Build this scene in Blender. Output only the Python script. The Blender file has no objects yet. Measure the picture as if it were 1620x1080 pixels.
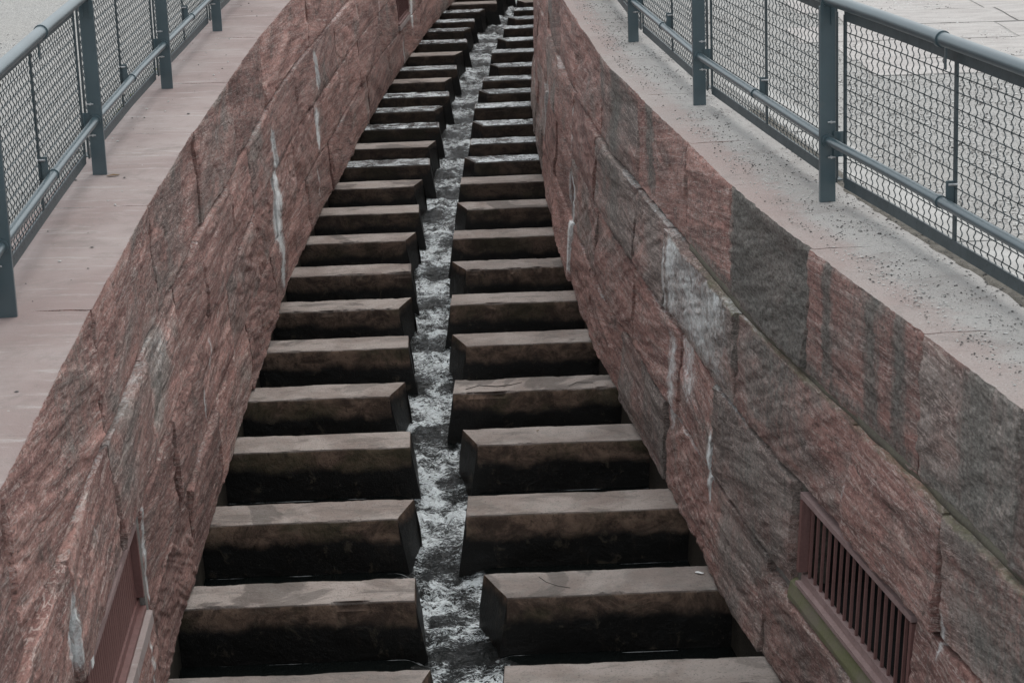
import bpy, math, random
import numpy as np
from mathutils import Matrix, Vector

R = math.radians
S = 0.03                      # rise of the whole site per metre, away from the camera
HC = 4.6                      # camera height
scene = bpy.context.scene
col = scene.collection

# ------------------------------------------------------------------ camera
cam = bpy.data.cameras.new('camera'); cam_o = bpy.data.objects.new('camera', cam); col.objects.link(cam_o)
pitch, roll = R(14.2), R(2.2)
fw = Vector((0, math.cos(pitch), -math.sin(pitch))); rt = Vector((1, 0, 0)); up = rt.cross(fw)
rt2 = rt*math.cos(roll) - up*math.sin(roll); up2 = rt*math.sin(roll) + up*math.cos(roll)
m = Matrix.Identity(4)
for r in range(3):
    m[r][0], m[r][1], m[r][2] = rt2[r], up2[r], -fw[r]
m[2][3] = HC
cam_o.matrix_world = m
cam.sensor_width = 36; cam.lens = 3400/1620*36
cam.clip_start = 0.1; cam.clip_end = 400
cam.dof.use_dof = True; cam.dof.focus_distance = 14.5; cam.dof.aperture_fstop = 13.0
scene.camera = cam_o

# ------------------------------------------------------------------ light
SUN_EL, SUN_AZ = 62, 20       # azimuth measured from +Y towards +X
world = bpy.data.worlds.new('World'); scene.world = world; world.use_nodes = True
nt = world.node_tree; nt.nodes.clear()
sky = nt.nodes.new('ShaderNodeTexSky'); sky.sky_type = 'NISHITA'; sky.sun_disc = False
sky.sun_elevation = R(SUN_EL); sky.sun_rotation = R(SUN_AZ); sky.dust_density = 6; sky.air_density = 1.0; sky.ozone_density = 1.0
hs = nt.nodes.new('ShaderNodeHueSaturation'); hs.inputs['Saturation'].default_value = 0.34   # cloud cover: a greyer sky
bg = nt.nodes.new('ShaderNodeBackground'); bg.inputs['Strength'].default_value = 0.13
wo = nt.nodes.new('ShaderNodeOutputWorld')
nt.links.new(sky.outputs[0], hs.inputs['Color']); cl = nt.nodes.new('ShaderNodeMix'); cl.data_type = 'RGBA'; cl.inputs[0].default_value = .7; cl.inputs[7].default_value = (4.3, 4.65, 4.9, 1)   # even cloud deck
nt.links.new(hs.outputs[0], cl.inputs[6]); nt.links.new(cl.outputs[2], bg.inputs['Color']); nt.links.new(bg.outputs[0], wo.inputs[0])
sun = bpy.data.lights.new('sun', 'SUN'); sun.energy = 0.5; sun.angle = R(70); sun.color = (1, .97, .93)
sun_o = bpy.data.objects.new('sun', sun); col.objects.link(sun_o)
d = Vector((math.sin(R(SUN_AZ))*math.cos(R(SUN_EL)), math.cos(R(SUN_AZ))*math.cos(R(SUN_EL)), math.sin(R(SUN_EL))))
sun_o.rotation_euler = d.to_track_quat('Z', 'Y').to_euler()
vs = scene.view_settings; vs.view_transform = 'Standard'; vs.look = 'None'; vs.gamma = 1; vs.use_curve_mapping = False
vs.exposure = 0.82

# ------------------------------------------------------------------ numpy noise
rng = np.random.RandomState(7)
PERM = rng.permutation(256); PERM = np.concatenate([PERM, PERM, PERM])
GV = rng.normal(size=(256, 3)); GV /= np.linalg.norm(GV, axis=1)[:, None]
def perlin(x, y, z):
    x, y, z = np.broadcast_arrays(np.asarray(x, float), np.asarray(y, float), np.asarray(z, float))
    xi, yi, zi = np.floor(x).astype(int), np.floor(y).astype(int), np.floor(z).astype(int)
    fx, fy, fz = x-xi, y-yi, z-zi
    u, v, w = fx*fx*(3-2*fx), fy*fy*(3-2*fy), fz*fz*(3-2*fz)
    out = 0
    for a in (0, 1):
        for b in (0, 1):
            for c in (0, 1):
                h = PERM[PERM[PERM[(xi+a) & 255]+((yi+b) & 255)]+((zi+c) & 255)]
                g = GV[h]
                dot = g[..., 0]*(fx-a)+g[..., 1]*(fy-b)+g[..., 2]*(fz-c)
                out = out + dot*(u if a else 1-u)*(v if b else 1-v)*(w if c else 1-w)
    return out*1.6
def fbm(x, y, z, n=4, g=.5):
    s, a = 0, 1.
    for i in range(n):
        s = s+a*perlin(np.asarray(x)*2**i+i*17.3, np.asarray(y)*2**i+i*5.1, np.asarray(z)*2**i); a *= g
    return s
def sstep(a, b, x):
    t = np.clip((np.asarray(x, float)-a)/(b-a), 0, 1); return t*t*(3-2*t)

# ------------------------------------------------------------------ node helpers
class N:
    def __init__(s, name):
        s.m = bpy.data.materials.new(name); s.m.use_nodes = True; s.t = s.m.node_tree; s.t.nodes.clear()
        s.b = s.n('ShaderNodeBsdfPrincipled'); s.o = s.n('ShaderNodeOutputMaterial')
        s.t.links.new(s.b.outputs[0], s.o.inputs[0])
        s.pos = s.n('ShaderNodeNewGeometry').outputs['Position']
    def n(s, t): return s.t.nodes.new(t)
    def l(s, a, b):
        if isinstance(a, (int, float)): b.default_value = a
        elif isinstance(a, tuple): b.default_value = a if len(a) == 4 or len(b.default_value) == 3 else a+(1,)
        else: s.t.links.new(a, b)
    def map(s, scale=(1, 1, 1), rot=None, src=None):
        n = s.n('ShaderNodeMapping'); s.l(src or s.pos, n.inputs[0]); n.inputs['Scale'].default_value = scale
        if rot: n.inputs['Rotation'].default_value = rot
        return n.outputs[0]
    def noise(s, scale=5, detail=4, rough=.55, vec=None, dist=0., out=0):
        n = s.n('ShaderNodeTexNoise'); s.l(vec or s.pos, n.inputs['Vector'])
        n.inputs['Scale'].default_value = scale; n.inputs['Detail'].default_value = detail
        n.inputs['Roughness'].default_value = rough; n.inputs['Distortion'].default_value = dist
        return n.outputs[out]
    def vor(s, scale=5, vec=None, feat='F1', out=0, rand=1.):
        n = s.n('ShaderNodeTexVoronoi'); n.feature = feat; s.l(vec or s.pos, n.inputs['Vector']); n.inputs['Scale'].default_value = scale
        n.inputs['Randomness'].default_value = rand
        return n.outputs[out]
    def ramp(s, f, a, b, c0=0., c1=1.):
        n = s.n('ShaderNodeMapRange'); n.interpolation_type = 'SMOOTHSTEP'; s.l(f, n.inputs[0])
        n.inputs[1].default_value = a; n.inputs[2].default_value = b; n.inputs[3].default_value = c0; n.inputs[4].default_value = c1
        return n.outputs[0]
    def math(s, op, a, b=0.):
        n = s.n('ShaderNodeMath'); n.operation = op; s.l(a, n.inputs[0]); s.l(b, n.inputs[1]); return n.outputs[0]
    def mix(s, f, a, b, mode='MIX'):
        n = s.n('ShaderNodeMix'); n.data_type = 'RGBA'; n.blend_type = mode
        s.l(f, n.inputs[0]); s.l(a, n.inputs[6]); s.l(b, n.inputs[7]); return n.outputs[2]
    def attr(s, name, out='Fac'):
        n = s.n('ShaderNodeAttribute'); n.attribute_name = name; return n.outputs[out]
    def sep(s, c):
        n = s.n('ShaderNodeSeparateColor'); s.l(c, n.inputs[0]); return n.outputs
    def info(s, out):
        return s.n('ShaderNodeObjectInfo').outputs[out]
    def bump(s, h, strength=.5, dist=.02, prev=None):
        n = s.n('ShaderNodeBump'); n.inputs['Strength'].default_value = strength; n.inputs['Distance'].default_value = dist
        s.l(h, n.inputs['Height'])
        if prev is not None: s.l(prev, n.inputs['Normal'])
        return n.outputs[0]
    def fin(s, color, rough, normal=None, **k):
        s.l(color, s.b.inputs['Base Color']); s.l(rough, s.b.inputs['Roughness'])
        if normal is not None: s.l(normal, s.b.inputs['Normal'])
        for kk, v in k.items(): s.l(v, s.b.inputs[kk.replace('_', ' ')])
        return s.m

def mat_rock():
    g = N('rough_red_sandstone')
    oc = g.sep(g.info('Color'))             # R: 0 grey .. 1 red, G: brightness, B: tilt of the bedding
    vr = g.n('ShaderNodeVectorRotate'); vr.rotation_type = 'X_AXIS'; g.l(g.pos, vr.inputs['Vector'])
    g.l(g.math('MULTIPLY', g.math('SUBTRACT', oc[2], .5), .5), vr.inputs['Angle'])
    v = vr.outputs[0]
    st = g.map((2, .26, 4.0), src=v); st2 = g.map((2, .22, 4.2), src=v); iso = g.map((1, .36, 1.15), src=v)
    n1 = g.noise(1.8, 6, .65, vec=g.map((1, .6, 1.2)), dist=.6); n2 = g.noise(2.6, 8, .75, vec=st, dist=.6)
    n3 = g.noise(9, 7, .8, vec=st2, dist=.4); n4 = g.noise(150, 3, .8, vec=iso); n5 = g.noise(6.5, 8, .78, vec=iso, dist=.5); n6 = g.noise(40, 5, .85, vec=g.map((1, .26, 1.25), src=v), dist=.3)
    red = g.mix(g.ramp(n2, .36, .64), (.128, .054, .044), (.310, .158, .130))
    grey = g.mix(g.ramp(n2, .36, .64), (.088, .068, .060), (.212, .178, .160))
    f = g.math('ADD', oc[0], g.math('MULTIPLY', g.math('SUBTRACT', n1, .5), 2.6))
    c = g.mix(g.ramp(f, .2, .85), grey, red)
    c = g.mix(g.ramp(n5, .50, .66, 0, .7), c, (.080, .062, .053))        # darker weathered patches
    c = g.mix(g.ramp(n5, .44, .34, 0, .45), c, (.27, .22, .195))
    c = g.mix(g.ramp(n3, .55, .68, 0, .75), c, (.37, .305, .262))        # pale lamina lines
    c = g.mix(g.ramp(n3, .45, .34, 0, .75), c, (.052, .031, .025))
    c = g.mix(g.ramp(n6, .55, .68, 0, .6), c, (.38, .31, .27)); c = g.mix(g.ramp(n6, .45, .34, 0, .8), c, (.042, .027, .022))
    seam = g.noise(3.2, 5, .7, vec=g.map((1, .12, 4.5), src=v), dist=.5)
    c = g.mix(g.ramp(g.math('ABSOLUTE', g.math('SUBTRACT', seam, .5)), .014, .0, 0, .6), c, (.44, .38, .35))
    c = g.mix(g.ramp(n4, .3, .72, .0, .7), c, (.36, .30, .27), 'OVERLAY')
    gr = g.noise(64, 3, .75, vec=g.map((1, .5, 1)))
    c = g.mix(g.ramp(gr, .57, .66, 0, .5), c, (.42, .32, .285)); c = g.mix(g.ramp(gr, .43, .36, 0, .65), c, (.045, .026, .021))
    stn = g.sep(g.attr('stain', 'Color'))
    vst = g.noise(3, 6, .75, vec=g.map((7, 7, 1.0)))
    brk = g.noise(11, 7, .8, vec=g.map((1, .4, 1)), dist=.5)
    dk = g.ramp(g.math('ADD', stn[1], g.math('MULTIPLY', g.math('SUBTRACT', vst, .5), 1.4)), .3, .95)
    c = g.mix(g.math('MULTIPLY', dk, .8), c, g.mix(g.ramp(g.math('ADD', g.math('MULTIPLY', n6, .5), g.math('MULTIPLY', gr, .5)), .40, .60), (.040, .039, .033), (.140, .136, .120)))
    ms = g.ramp(g.math('ADD', stn[2], g.math('MULTIPLY', g.math('SUBTRACT', brk, .5), 1.8)), .45, 1.05)
    c = g.mix(g.math('MULTIPLY', ms, .75), c, g.mix(n4, (.060, .062, .030), (.125, .118, .058)))
    fine = g.noise(26, 7, .85, vec=g.map((1, .5, .6)), dist=.8)
    wh = g.ramp(g.math('ADD', g.math('MULTIPLY', stn[0], .92), g.math('MULTIPLY', g.math('SUBTRACT', fine, .5), 2.2)), .3, 1.15)
    c = g.mix(g.math('MULTIPLY', wh, .9), c, g.mix(fine, (.38, .39, .385), (.60, .62, .61)))
    bm = g.n('ShaderNodeHueSaturation'); g.l(g.math('MULTIPLY', oc[1], 3.6), bm.inputs['Value']); bm.inputs['Saturation'].default_value = .90; g.l(c, bm.inputs['Color'])
    b1 = g.bump(g.noise(6.5, 9, .78, vec=g.map((1.5, .3, 2.2), src=v), dist=.5), .95, .03)
    b2 = g.bump(g.math('ADD', n6, g.math('MULTIPLY', gr, .6)), .6, .010, b1)
    b3 = g.bump(g.noise(90, 4, .8, vec=iso), .6, .005, b2)
    return g.fin(bm.outputs[0], g.ramp(n4, .2, .8, .72, .95), b3)

def mat_coping_top(right):
    g = N('worn_coping_top_gritty' if right else 'worn_pink_coping_top')
    n1 = g.noise(.9, 4, .6, dist=.5); st = g.noise(4, 5, .7, vec=g.map((.5, 4, 1)), dist=.3); n4 = g.noise(130, 3, .7); n5 = g.noise(7, 5, .7)
    if right: c = g.mix(g.ramp(n1, .35, .65), (.285, .245, .228), (.335, .318, .298))
    else: c = g.mix(g.ramp(n1, .35, .65), (.262, .200, .187), (.335, .280, .265))
    c = g.mix(g.ramp(st, .54, .68, 0, .55), c, (.44, .41, .39)); c = g.mix(g.ramp(n5, .5, .32, 0, .45), c, (.22, .185, .17))
    c = g.mix(g.ramp(g.noise(28, 4, .7, vec=g.map((.45, 1.6, 1))), .62, .75, 0, .55), c, (.46, .43, .41))
    if right:
        stn = g.sep(g.attr('stain', 'Color'))
        c = g.mix(g.ramp(g.math('ADD', stn[0], g.math('MULTIPLY', g.math('SUBTRACT', n5, .5), 1.4)), .15, .9), g.mix(g.ramp(n1, .35, .65), (.315, .248, .228), (.345, .300, .280)), g.mix(g.ramp(n1, .3, .6), (.31, .292, .275), (.385, .372, .355)))
    c = g.mix(g.ramp(n4, .3, .75, 0, .4), c, (.5, .45, .43), 'OVERLAY')
    c = g.mix(g.ramp(g.noise(2.6, 7, .75, dist=.6), .52, .64, 0, .38), c, (.19, .16, .145))
    if right: c = g.mix(g.ramp(g.noise(85, 4, .85), .56, .66, 0, .6), c, (.50, .485, .465)); c = g.mix(g.ramp(g.noise(95, 3, .85, vec=g.map((1.1, 1, 1))), .44, .36, 0, .75), c, (.13, .125, .12))
    c = g.mix(g.ramp(g.noise(60, 4, .8), .37, .27, 0, .7), c, (.10, .09, .085))
    b = g.bump(n5, .35, .01); b = g.bump(n4, .5, .004, b)
    return g.fin(c, .85, b)

def mat_block():
    g = N('wet_weir_sandstone')
    h = g.attr('hgt'); tp = g.attr('top')
    n1 = g.noise(2.0, 5, .6, dist=.5); n2 = g.noise(5, 8, .75, vec=g.map((1, 1, 1.4)), dist=.6); n4 = g.noise(90, 4, .75); n5 = g.noise(9, 6, .7, dist=.5)
    lines = g.noise(18, 7, .8, vec=g.map((1, 1, 1)))
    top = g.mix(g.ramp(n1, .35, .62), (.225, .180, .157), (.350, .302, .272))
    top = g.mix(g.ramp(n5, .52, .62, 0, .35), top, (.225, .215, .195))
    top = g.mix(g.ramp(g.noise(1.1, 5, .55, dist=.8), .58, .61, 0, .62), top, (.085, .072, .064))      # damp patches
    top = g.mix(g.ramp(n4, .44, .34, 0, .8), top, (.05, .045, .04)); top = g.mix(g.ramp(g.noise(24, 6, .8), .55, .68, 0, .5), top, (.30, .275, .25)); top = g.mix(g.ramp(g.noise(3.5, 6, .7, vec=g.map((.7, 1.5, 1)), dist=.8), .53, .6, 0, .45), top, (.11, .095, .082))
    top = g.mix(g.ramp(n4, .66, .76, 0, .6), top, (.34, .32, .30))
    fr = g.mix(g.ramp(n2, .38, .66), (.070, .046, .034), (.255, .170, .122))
    fr = g.mix(g.ramp(g.noise(1.8, 4, .6), .5, .62, 0, .6), fr, (.052, .050, .024))
    fr = g.mix(g.ramp(lines, .56, .68, 0, .5), fr, (.16, .125, .095)); fr = g.mix(g.ramp(lines, .46, .36, 0, .6), fr, (.02, .014, .01))
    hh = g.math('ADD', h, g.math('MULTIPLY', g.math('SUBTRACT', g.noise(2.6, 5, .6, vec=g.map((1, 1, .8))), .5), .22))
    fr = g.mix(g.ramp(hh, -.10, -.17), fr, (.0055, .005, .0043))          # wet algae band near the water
    fr = g.mix(g.ramp(g.noise(7, 6, .75, vec=g.map((2, 1, .5))), .55, .68, 0, .5), fr, (.028, .020, .014)); fr = g.mix(g.ramp(n5, .57, .68, 0, .35), fr, (.15, .12, .085)); fr = g.mix(g.ramp(n4, .60, .72, 0, .4), fr, (.16, .14, .11))
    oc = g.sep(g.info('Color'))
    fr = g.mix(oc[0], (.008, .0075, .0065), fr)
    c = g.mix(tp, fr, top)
    c = g.mix(g.math('MULTIPLY', g.math('MULTIPLY', oc[2], tp), g.ramp(n5, .35, .6, .4, .9)), c, (.09, .08, .072))
    mo = g.math('MULTIPLY', tp, g.attr('moss'))
    c = g.mix(g.ramp(g.math('ADD', mo, g.math('MULTIPLY', g.math('SUBTRACT', n5, .5), 1)), .4, .8), c, (.24, .21, .035))
    wet = g.math('MULTIPLY', g.math('SUBTRACT', 1., tp), g.ramp(hh, -.06, -.2))
    rg = g.mix(g.math('MAXIMUM', g.math('MULTIPLY', wet, .8), g.math('MULTIPLY', oc[2], tp)), (.85, .85, .85), (.36, .36, .36))
    b = g.bump(n2, .5, .02); b = g.bump(n5, .7, .015, b); b = g.bump(n4, .6, .005, b)
    return g.fin(c, rg, b, Specular_IOR_Level=.35)

def mat_simple(name, c0, c1, scale=8, rough=.85, bscale=60, bstr=.5, bd=.006, stretch=(1, 1, 1), metal=0.):
    g = N(name); v = g.map(stretch)
    n = g.noise(scale, 6, .65, vec=v, dist=.3); n2 = g.noise(bscale, 4, .7)
    c = g.mix(g.ramp(n, .35, .65), c0, c1)
    c = g.mix(g.ramp(n2, .3, .7, 0, .3), c, tuple(min(1, 1.6*k) for k in c1))
    return g.fin(c, rough, g.bump(n2, bstr, bd), Metallic=metal)

def mat_gravel():
    g = N('pale_gravel')
    v1 = g.vor(70, out=1); d1 = g.vor(70); n1 = g.noise(.7, 5, .6, dist=.6); n2 = g.noise(160, 3, .7)
    s = g.sep(v1)
    c = g.mix(s[0], (.27, .262, .25), (.42, .41, .39))
    c = g.mix(g.ramp(s[1], .8, .95, 0, .8), c, (.10, .098, .095))
    c = g.mix(g.ramp(n1, .3, .7, 0, .5), c, (.33, .31, .285))
    c = g.mix(g.ramp(n2, .35, .7, 0, .4), c, (.5, .49, .47))
    return g.fin(c, .92, g.bump(d1, .9, .012))

def mat_paint():
    g = N('teal_grey_paint')
    n = g.noise(3, 5, .6); n2 = g.noise(60, 4, .8)
    c = g.mix(g.ramp(n, .3, .7), (.044, .073, .085), (.060, .096, .110))
    c = g.mix(g.ramp(g.noise(9, 6, .75), .60, .72, 0, .35), c, (.10, .115, .115))
    return g.fin(c, .3, None, Specular_IOR_Level=1.)

def mat_water():
    g = N('running_water')
    tb = g.attr('turb')
    w = g.n('ShaderNodeVectorMath'); w.operation = 'MULTIPLY_ADD'
    wn = g.noise(5, 3, .6, out=1); g.l(wn, w.inputs[0]); w.inputs[1].default_value = (.12, .10, 0); g.l(g.pos, w.inputs[2])
    v = g.map((.8, 1.25, 1), src=w.outputs[0])
    f1 = g.noise(11, 4, .68, vec=g.map((.8, 1.5, 1), src=w.outputs[0]), dist=.5); big = g.noise(4.6, 4, .6, dist=.6)
    f2 = g.noise(27, 5, .75, vec=g.map((.7, 1.3, 1), src=w.outputs[0]), dist=.3); f3 = g.noise(75, 4, .75, vec=v)
    def ridge(n): return g.math('SUBTRACT', 1., g.math('ABSOLUTE', g.math('MULTIPLY', g.math('SUBTRACT', n, .5), 5.)))
    r1, r2 = ridge(f1), ridge(f2)
    ff = g.math('ADD', g.math('MULTIPLY', f1, .6), g.math('ADD', g.math('MULTIPLY', f2, .4), g.math('MULTIPLY', f3, .12)))
    cov = g.math('ADD', g.math('MAXIMUM', r1, g.math('MULTIPLY', r2, .95)), g.math('MULTIPLY', g.math('SUBTRACT', big, .5), 1.6))
    cov = g.math('ADD', cov, g.math('MULTIPLY', g.math('SUBTRACT', f3, .5), .9))
    cov = g.math('SUBTRACT', cov, g.math('MULTIPLY', g.attr('tongue'), .45))
    foam_glint = g.math('MULTIPLY', g.ramp(cov, .71, 1.02), g.ramp(tb, .25, .85))  # white ridges mix foam with sky glints put into the colour
    c = g.mix(foam_glint, (.005, .0065, .006), (.82, .87, .88))
    fil = g.ramp(g.math('ADD', g.attr('line'), g.math('MULTIPLY', g.math('SUBTRACT', f1, .5), 1.2)), .6, .95)
    c = g.mix(g.math('MULTIPLY', fil, .6), c, (.45, .46, .46))
    calm = g.bump(g.noise(3.0, 3, .5), .15, .012)
    b = g.n('ShaderNodeBump'); g.l(g.math('MULTIPLY', tb, 1.), b.inputs['Strength']); b.inputs['Distance'].default_value = .07
    g.l(ff, b.inputs['Height']); g.l(calm, b.inputs['Normal'])
    return g.fin(c, g.ramp(foam_glint, 0, 1, .04, .22), b.outputs[0], IOR=1.33)

M = dict(rock=mat_rock(), topL=mat_coping_top(False), topR=mat_coping_top(True), block=mat_block(),
    mortar=mat_simple('grey_lime_mortar', (.10, .088, .078), (.24, .225, .21), 6, .92, 80, .7, .008),
    mossy=mat_simple('mossy_mortar', (.075, .064, .052), (.110, .100, .074), 5, .95, 60, .8, .01),
    sill=mat_simple('algae_covered_render', (.16, .135, .105), (.125, .125, .062), 3.2, .9, 60, .5, .006, (1, 1.2, 2)),
    plinth=mat_simple('dark_wet_footing', (.018, .016, .013), (.05, .042, .032), 4, .5, 50, .6, .01),
    gravel=mat_gravel(), kerb=mat_simple('pale_concrete', (.30, .29, .275), (.42, .41, .39), 4, .9, 90, .5, .004),
    slab=mat_simple('gritty_paving', (.31, .285, .27), (.41, .385, .365), 3.5, .9, 90, .7, .006, (1, 3, 1)),
    dirt=mat_simple('damp_grit', (.075, .068, .056), (.165, .150, .128), 14, .95, 90, .9, .012),
    paint=mat_paint(), wire=mat_simple('wire_coating', (.026, .040, .045), (.046, .062, .068), 9, .5, 60, .1, .001),
    steel=mat_simple('bright_bolt_steel', (.45, .45, .45), (.6, .6, .6), 20, .35, 80, .1, .001, metal=.7),
    brown=mat_simple('brown_painted_steel', (.120, .056, .050), (.160, .078, .070), 5, .5, 70, .15, .001, (6, 6, 1)),
    brown_top=mat_simple('brown_painted_steel_pale', (.21, .140, .132), (.27, .19, .18), 5, .6, 70, .15, .001, (4, 1, 4)),  # paler brown for the top rails and the right bottom rail
    void=mat_simple('shade_black_void', (.003, .003, .003), (.006, .0055, .005), 4, .9),  # shade inside the niches put into a near-black colour; cracks use it too
    water=mat_water(), peb_d=mat_simple('dark_grit', (.045, .043, .040), (.11, .105, .10), 30, .9),
    peb_l=mat_simple('pale_grit', (.36, .35, .33), (.55, .54, .52), 30, .9),
    white=mat_simple('white_sticker', (.75, .75, .73), (.82, .82, .80), 5, .5),
    leaf=mat_simple('dry_leaf', (.11, .07, .035), (.18, .11, .055), 30, .8),
    moss=mat_simple('yellow_green_moss', (.12, .13, .02), (.24, .25, .04), 40, .95, 80, 1., .02))

# ------------------------------------------------------------------ object helpers
def link(name, me, mats, parent=None, color=None):
    o = bpy.data.objects.new(name, me); col.objects.link(o)
    if me is not None:
        for k in (mats if isinstance(mats, (list, tuple)) else [mats]): me.materials.append(M[k])
    if parent is not None: o.parent = parent
    if color is not None: o.color = color
    return o
def tag(o, label=None, cat=None, group=None, kind=None):
    for k, v in (('label', label), ('category', cat), ('group', group), ('kind', kind)):
        if v: o[k] = v
    return o
def empty(name, loc=(0, 0, 0)):
    o = bpy.data.objects.new(name, None); col.objects.link(o); o.location = loc; o.empty_display_size = .2; return o
def mesh(name, V, F, smooth=False, idx=None, attrs=None):
    me = bpy.data.meshes.new(name)
    V = np.asarray(V, np.float32)
    me.from_pydata(V.tolist(), [], F if isinstance(F, list) else F.tolist())
    if smooth: me.polygons.foreach_set('use_smooth', np.ones(len(me.polygons), bool))
    if idx is not None: me.polygons.foreach_set('material_index', np.asarray(idx, np.int32))
    if attrs:
        for k, a in attrs.items():
            a = np.asarray(a, np.float32)
            if a.ndim == 2:
                at = me.attributes.new(k, 'FLOAT_COLOR', 'POINT')
                at.data.foreach_set('color', np.concatenate([a, np.ones((len(a), 1), np.float32)], 1).ravel())
            else:
                at = me.attributes.new(k, 'FLOAT', 'POINT'); at.data.foreach_set('value', a)
    me.update(); return me
def grid_faces(n, m, flip=False, close=False):
    i, j = np.meshgrid(np.arange(n-1), np.arange(m if close else m-1), indexing='ij')
    j2 = (j+1) % m
    a, b, c, d = i*m+j, (i+1)*m+j, (i+1)*m+j2, i*m+j2
    q = np.stack([a, b, c, d] if not flip else [d, c, b, a], -1).reshape(-1, 4)
    return q
class MB:
    def __init__(s): s.v, s.f = [], []
    def box(s, c, sz, rz=0, ax=None):
        b = len(s.v); cx, cy, cz = c; hx, hy, hz = [k/2 for k in sz]; ca, sa = math.cos(rz), math.sin(rz)
        for z in (-hz, hz):
            for x, y in ((-hx, -hy), (hx, -hy), (hx, hy), (-hx, hy)):
                s.v.append((cx+x*ca-y*sa, cy+x*sa+y*ca, cz+z))
        for f in ((3, 2, 1, 0), (4, 5, 6, 7), (0, 1, 5, 4), (1, 2, 6, 5), (2, 3, 7, 6), (3, 0, 4, 7)): s.f.append(tuple(b+k for k in f))
        return s
    def hexa(s, bot, top):
        b = len(s.v); s.v += list(bot)+list(top)
        for f in ((3, 2, 1, 0), (4, 5, 6, 7), (0, 1, 5, 4), (1, 2, 6, 5), (2, 3, 7, 6), (3, 0, 4, 7)): s.f.append(tuple(b+k for k in f))
        return s
    def tube(s, pts, r, n=12, caps=True):
        pts = [Vector(p) for p in pts]; b = len(s.v)
        rr = r if isinstance(r, (list, tuple)) else [r]*len(pts)
        for i, p in enumerate(pts):
            t = (pts[min(i+1, len(pts)-1)]-pts[max(i-1, 0)]).normalized()
            a = t.cross(Vector((0, 0, 1)) if abs(t.z) < .9 else Vector((1, 0, 0))).normalized(); c = a.cross(t)
            for k in range(n):
                q = 2*math.pi*k/n; s.v.append(tuple(p+(a*math.cos(q)+c*math.sin(q))*rr[i]))
        for i in range(len(pts)-1):
            for k in range(n):
                k2 = (k+1) % n; s.f.append((b+i*n+k, b+i*n+k2, b+(i+1)*n+k2, b+(i+1)*n+k))
        if caps:
            s.f.append(tuple(b+k for k in reversed(range(n)))); s.f.append(tuple(b+(len(pts)-1)*n+k for k in range(n)))
        return s
    def ok(s, name, mat, parent=None, smooth=False):
        me = mesh(name, s.v, s.f, smooth)
        if smooth:
            try: me.set_sharp_from_angle(angle=R(40))
            except Exception: pass
        return link(name, me, mat, parent)

# ------------------------------------------------------------------ plan of the channel (surveyed)
LY = [4, 6.9, 7.86, 9.36, 11.3, 13.2, 15.4, 17.9, 20.5, 22.6, 24.8, 27.9, 31.1, 35.2, 38.4, 42, 46]
LX = [-1.55, -1.68, -1.73, -1.8, -1.87, -1.91, -1.93, -1.95, -1.91, -1.82, -1.74, -1.6, -1.4, -1.12, -.78, -.35, .3]
RY = [3, 5, 7.4, 8.15, 8.95, 9.91, 11.05, 12.57, 13.68, 14.82, 15.81, 17.11, 18.17, 19.62, 21.29, 22.91, 24.76, 28, 32, 37, 42, 46]
RX = [2.2, 1.98, 1.69, 1.57, 1.45, 1.29, 1.12, .98, .86, .75, .65, .59, .54, .475, .43, .395, .38, .42, .55, .8, 1.15, 1.5]
def smoothed(Y, X):
    g = np.linspace(Y[0], Y[-1], 600); v = np.interp(g, Y, X); k = np.ones(15)/15
    vv = np.convolve(np.pad(v, 7, mode='edge'), k, 'valid'); vv[:7] = v[:7]; vv[-7:] = v[-7:]; return g, vv
GL, GR_ = smoothed(LY, LX), smoothed(RY, RX)
def wx(side, y, h):
    if side == 'L': return np.interp(y, *GL)-0.035*h
    return np.interp(y, *GR_)+0.06*h
SG = {'L': 1, 'R': -1}           # +x or -x is towards the channel
def W(side, y, h, off):
    return np.stack([wx(side, y, h)+SG[side]*off, y+0*h, S*y+h+0*off], -1)

# ------------------------------------------------------------------ stains of the walls: (y, h_top, h_bottom, half width in y, strength)
LIME = {'L': [(18.05, 1.45, .9, .13, 1.1), (17.95, 1.1, .05, .22, 1.25), (21.75, 1.58, 1.1, .12, 1.1), (21.45, 1.05, .55, .16, 1.2), (21.2, .5, .1, .06, .8),
              (7.80, 1.5, 1.1, .07, 1.), (7.55, 1.2, .7, .05, .8), (10.58, 1.32, 1.02, .03, 1.1), (12.75, .86, .52, .025, 1.1), (9.86, 1.12, .5, .05, 1.),
              (9.7, .5, .05, .04, .9), (32.3, 1.2, .3, .2, 1.2), (31.0, .45, -.05, .15, .9), (28.5, 1.5, .9, .12, .6), (13.2, 1.02, .7, .05, .8), (8.6, 1.5, 1.3, .03, .6)],
        'R': [(18.3, 1.5, 1.0, .06, .9), (18.05, 1.0, .05, .12, 1.2), (21.6, 1.45, .5, .18, .75), (11.55, 1.02, .75, .03, .8), (11.55, .8, .12, .055, 1.25), (12.75, 1.05, .35, .13, .9),
              (9.1, 1.45, 1.08, .035, .7), (7.93, 1.22, .95, .025, .9), (13.05, 1.55, 1.0, .08, .8), (16.2, 1.05, .6, .06, .5), (9.0, .45, .1, .04, .7)]}
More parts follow.
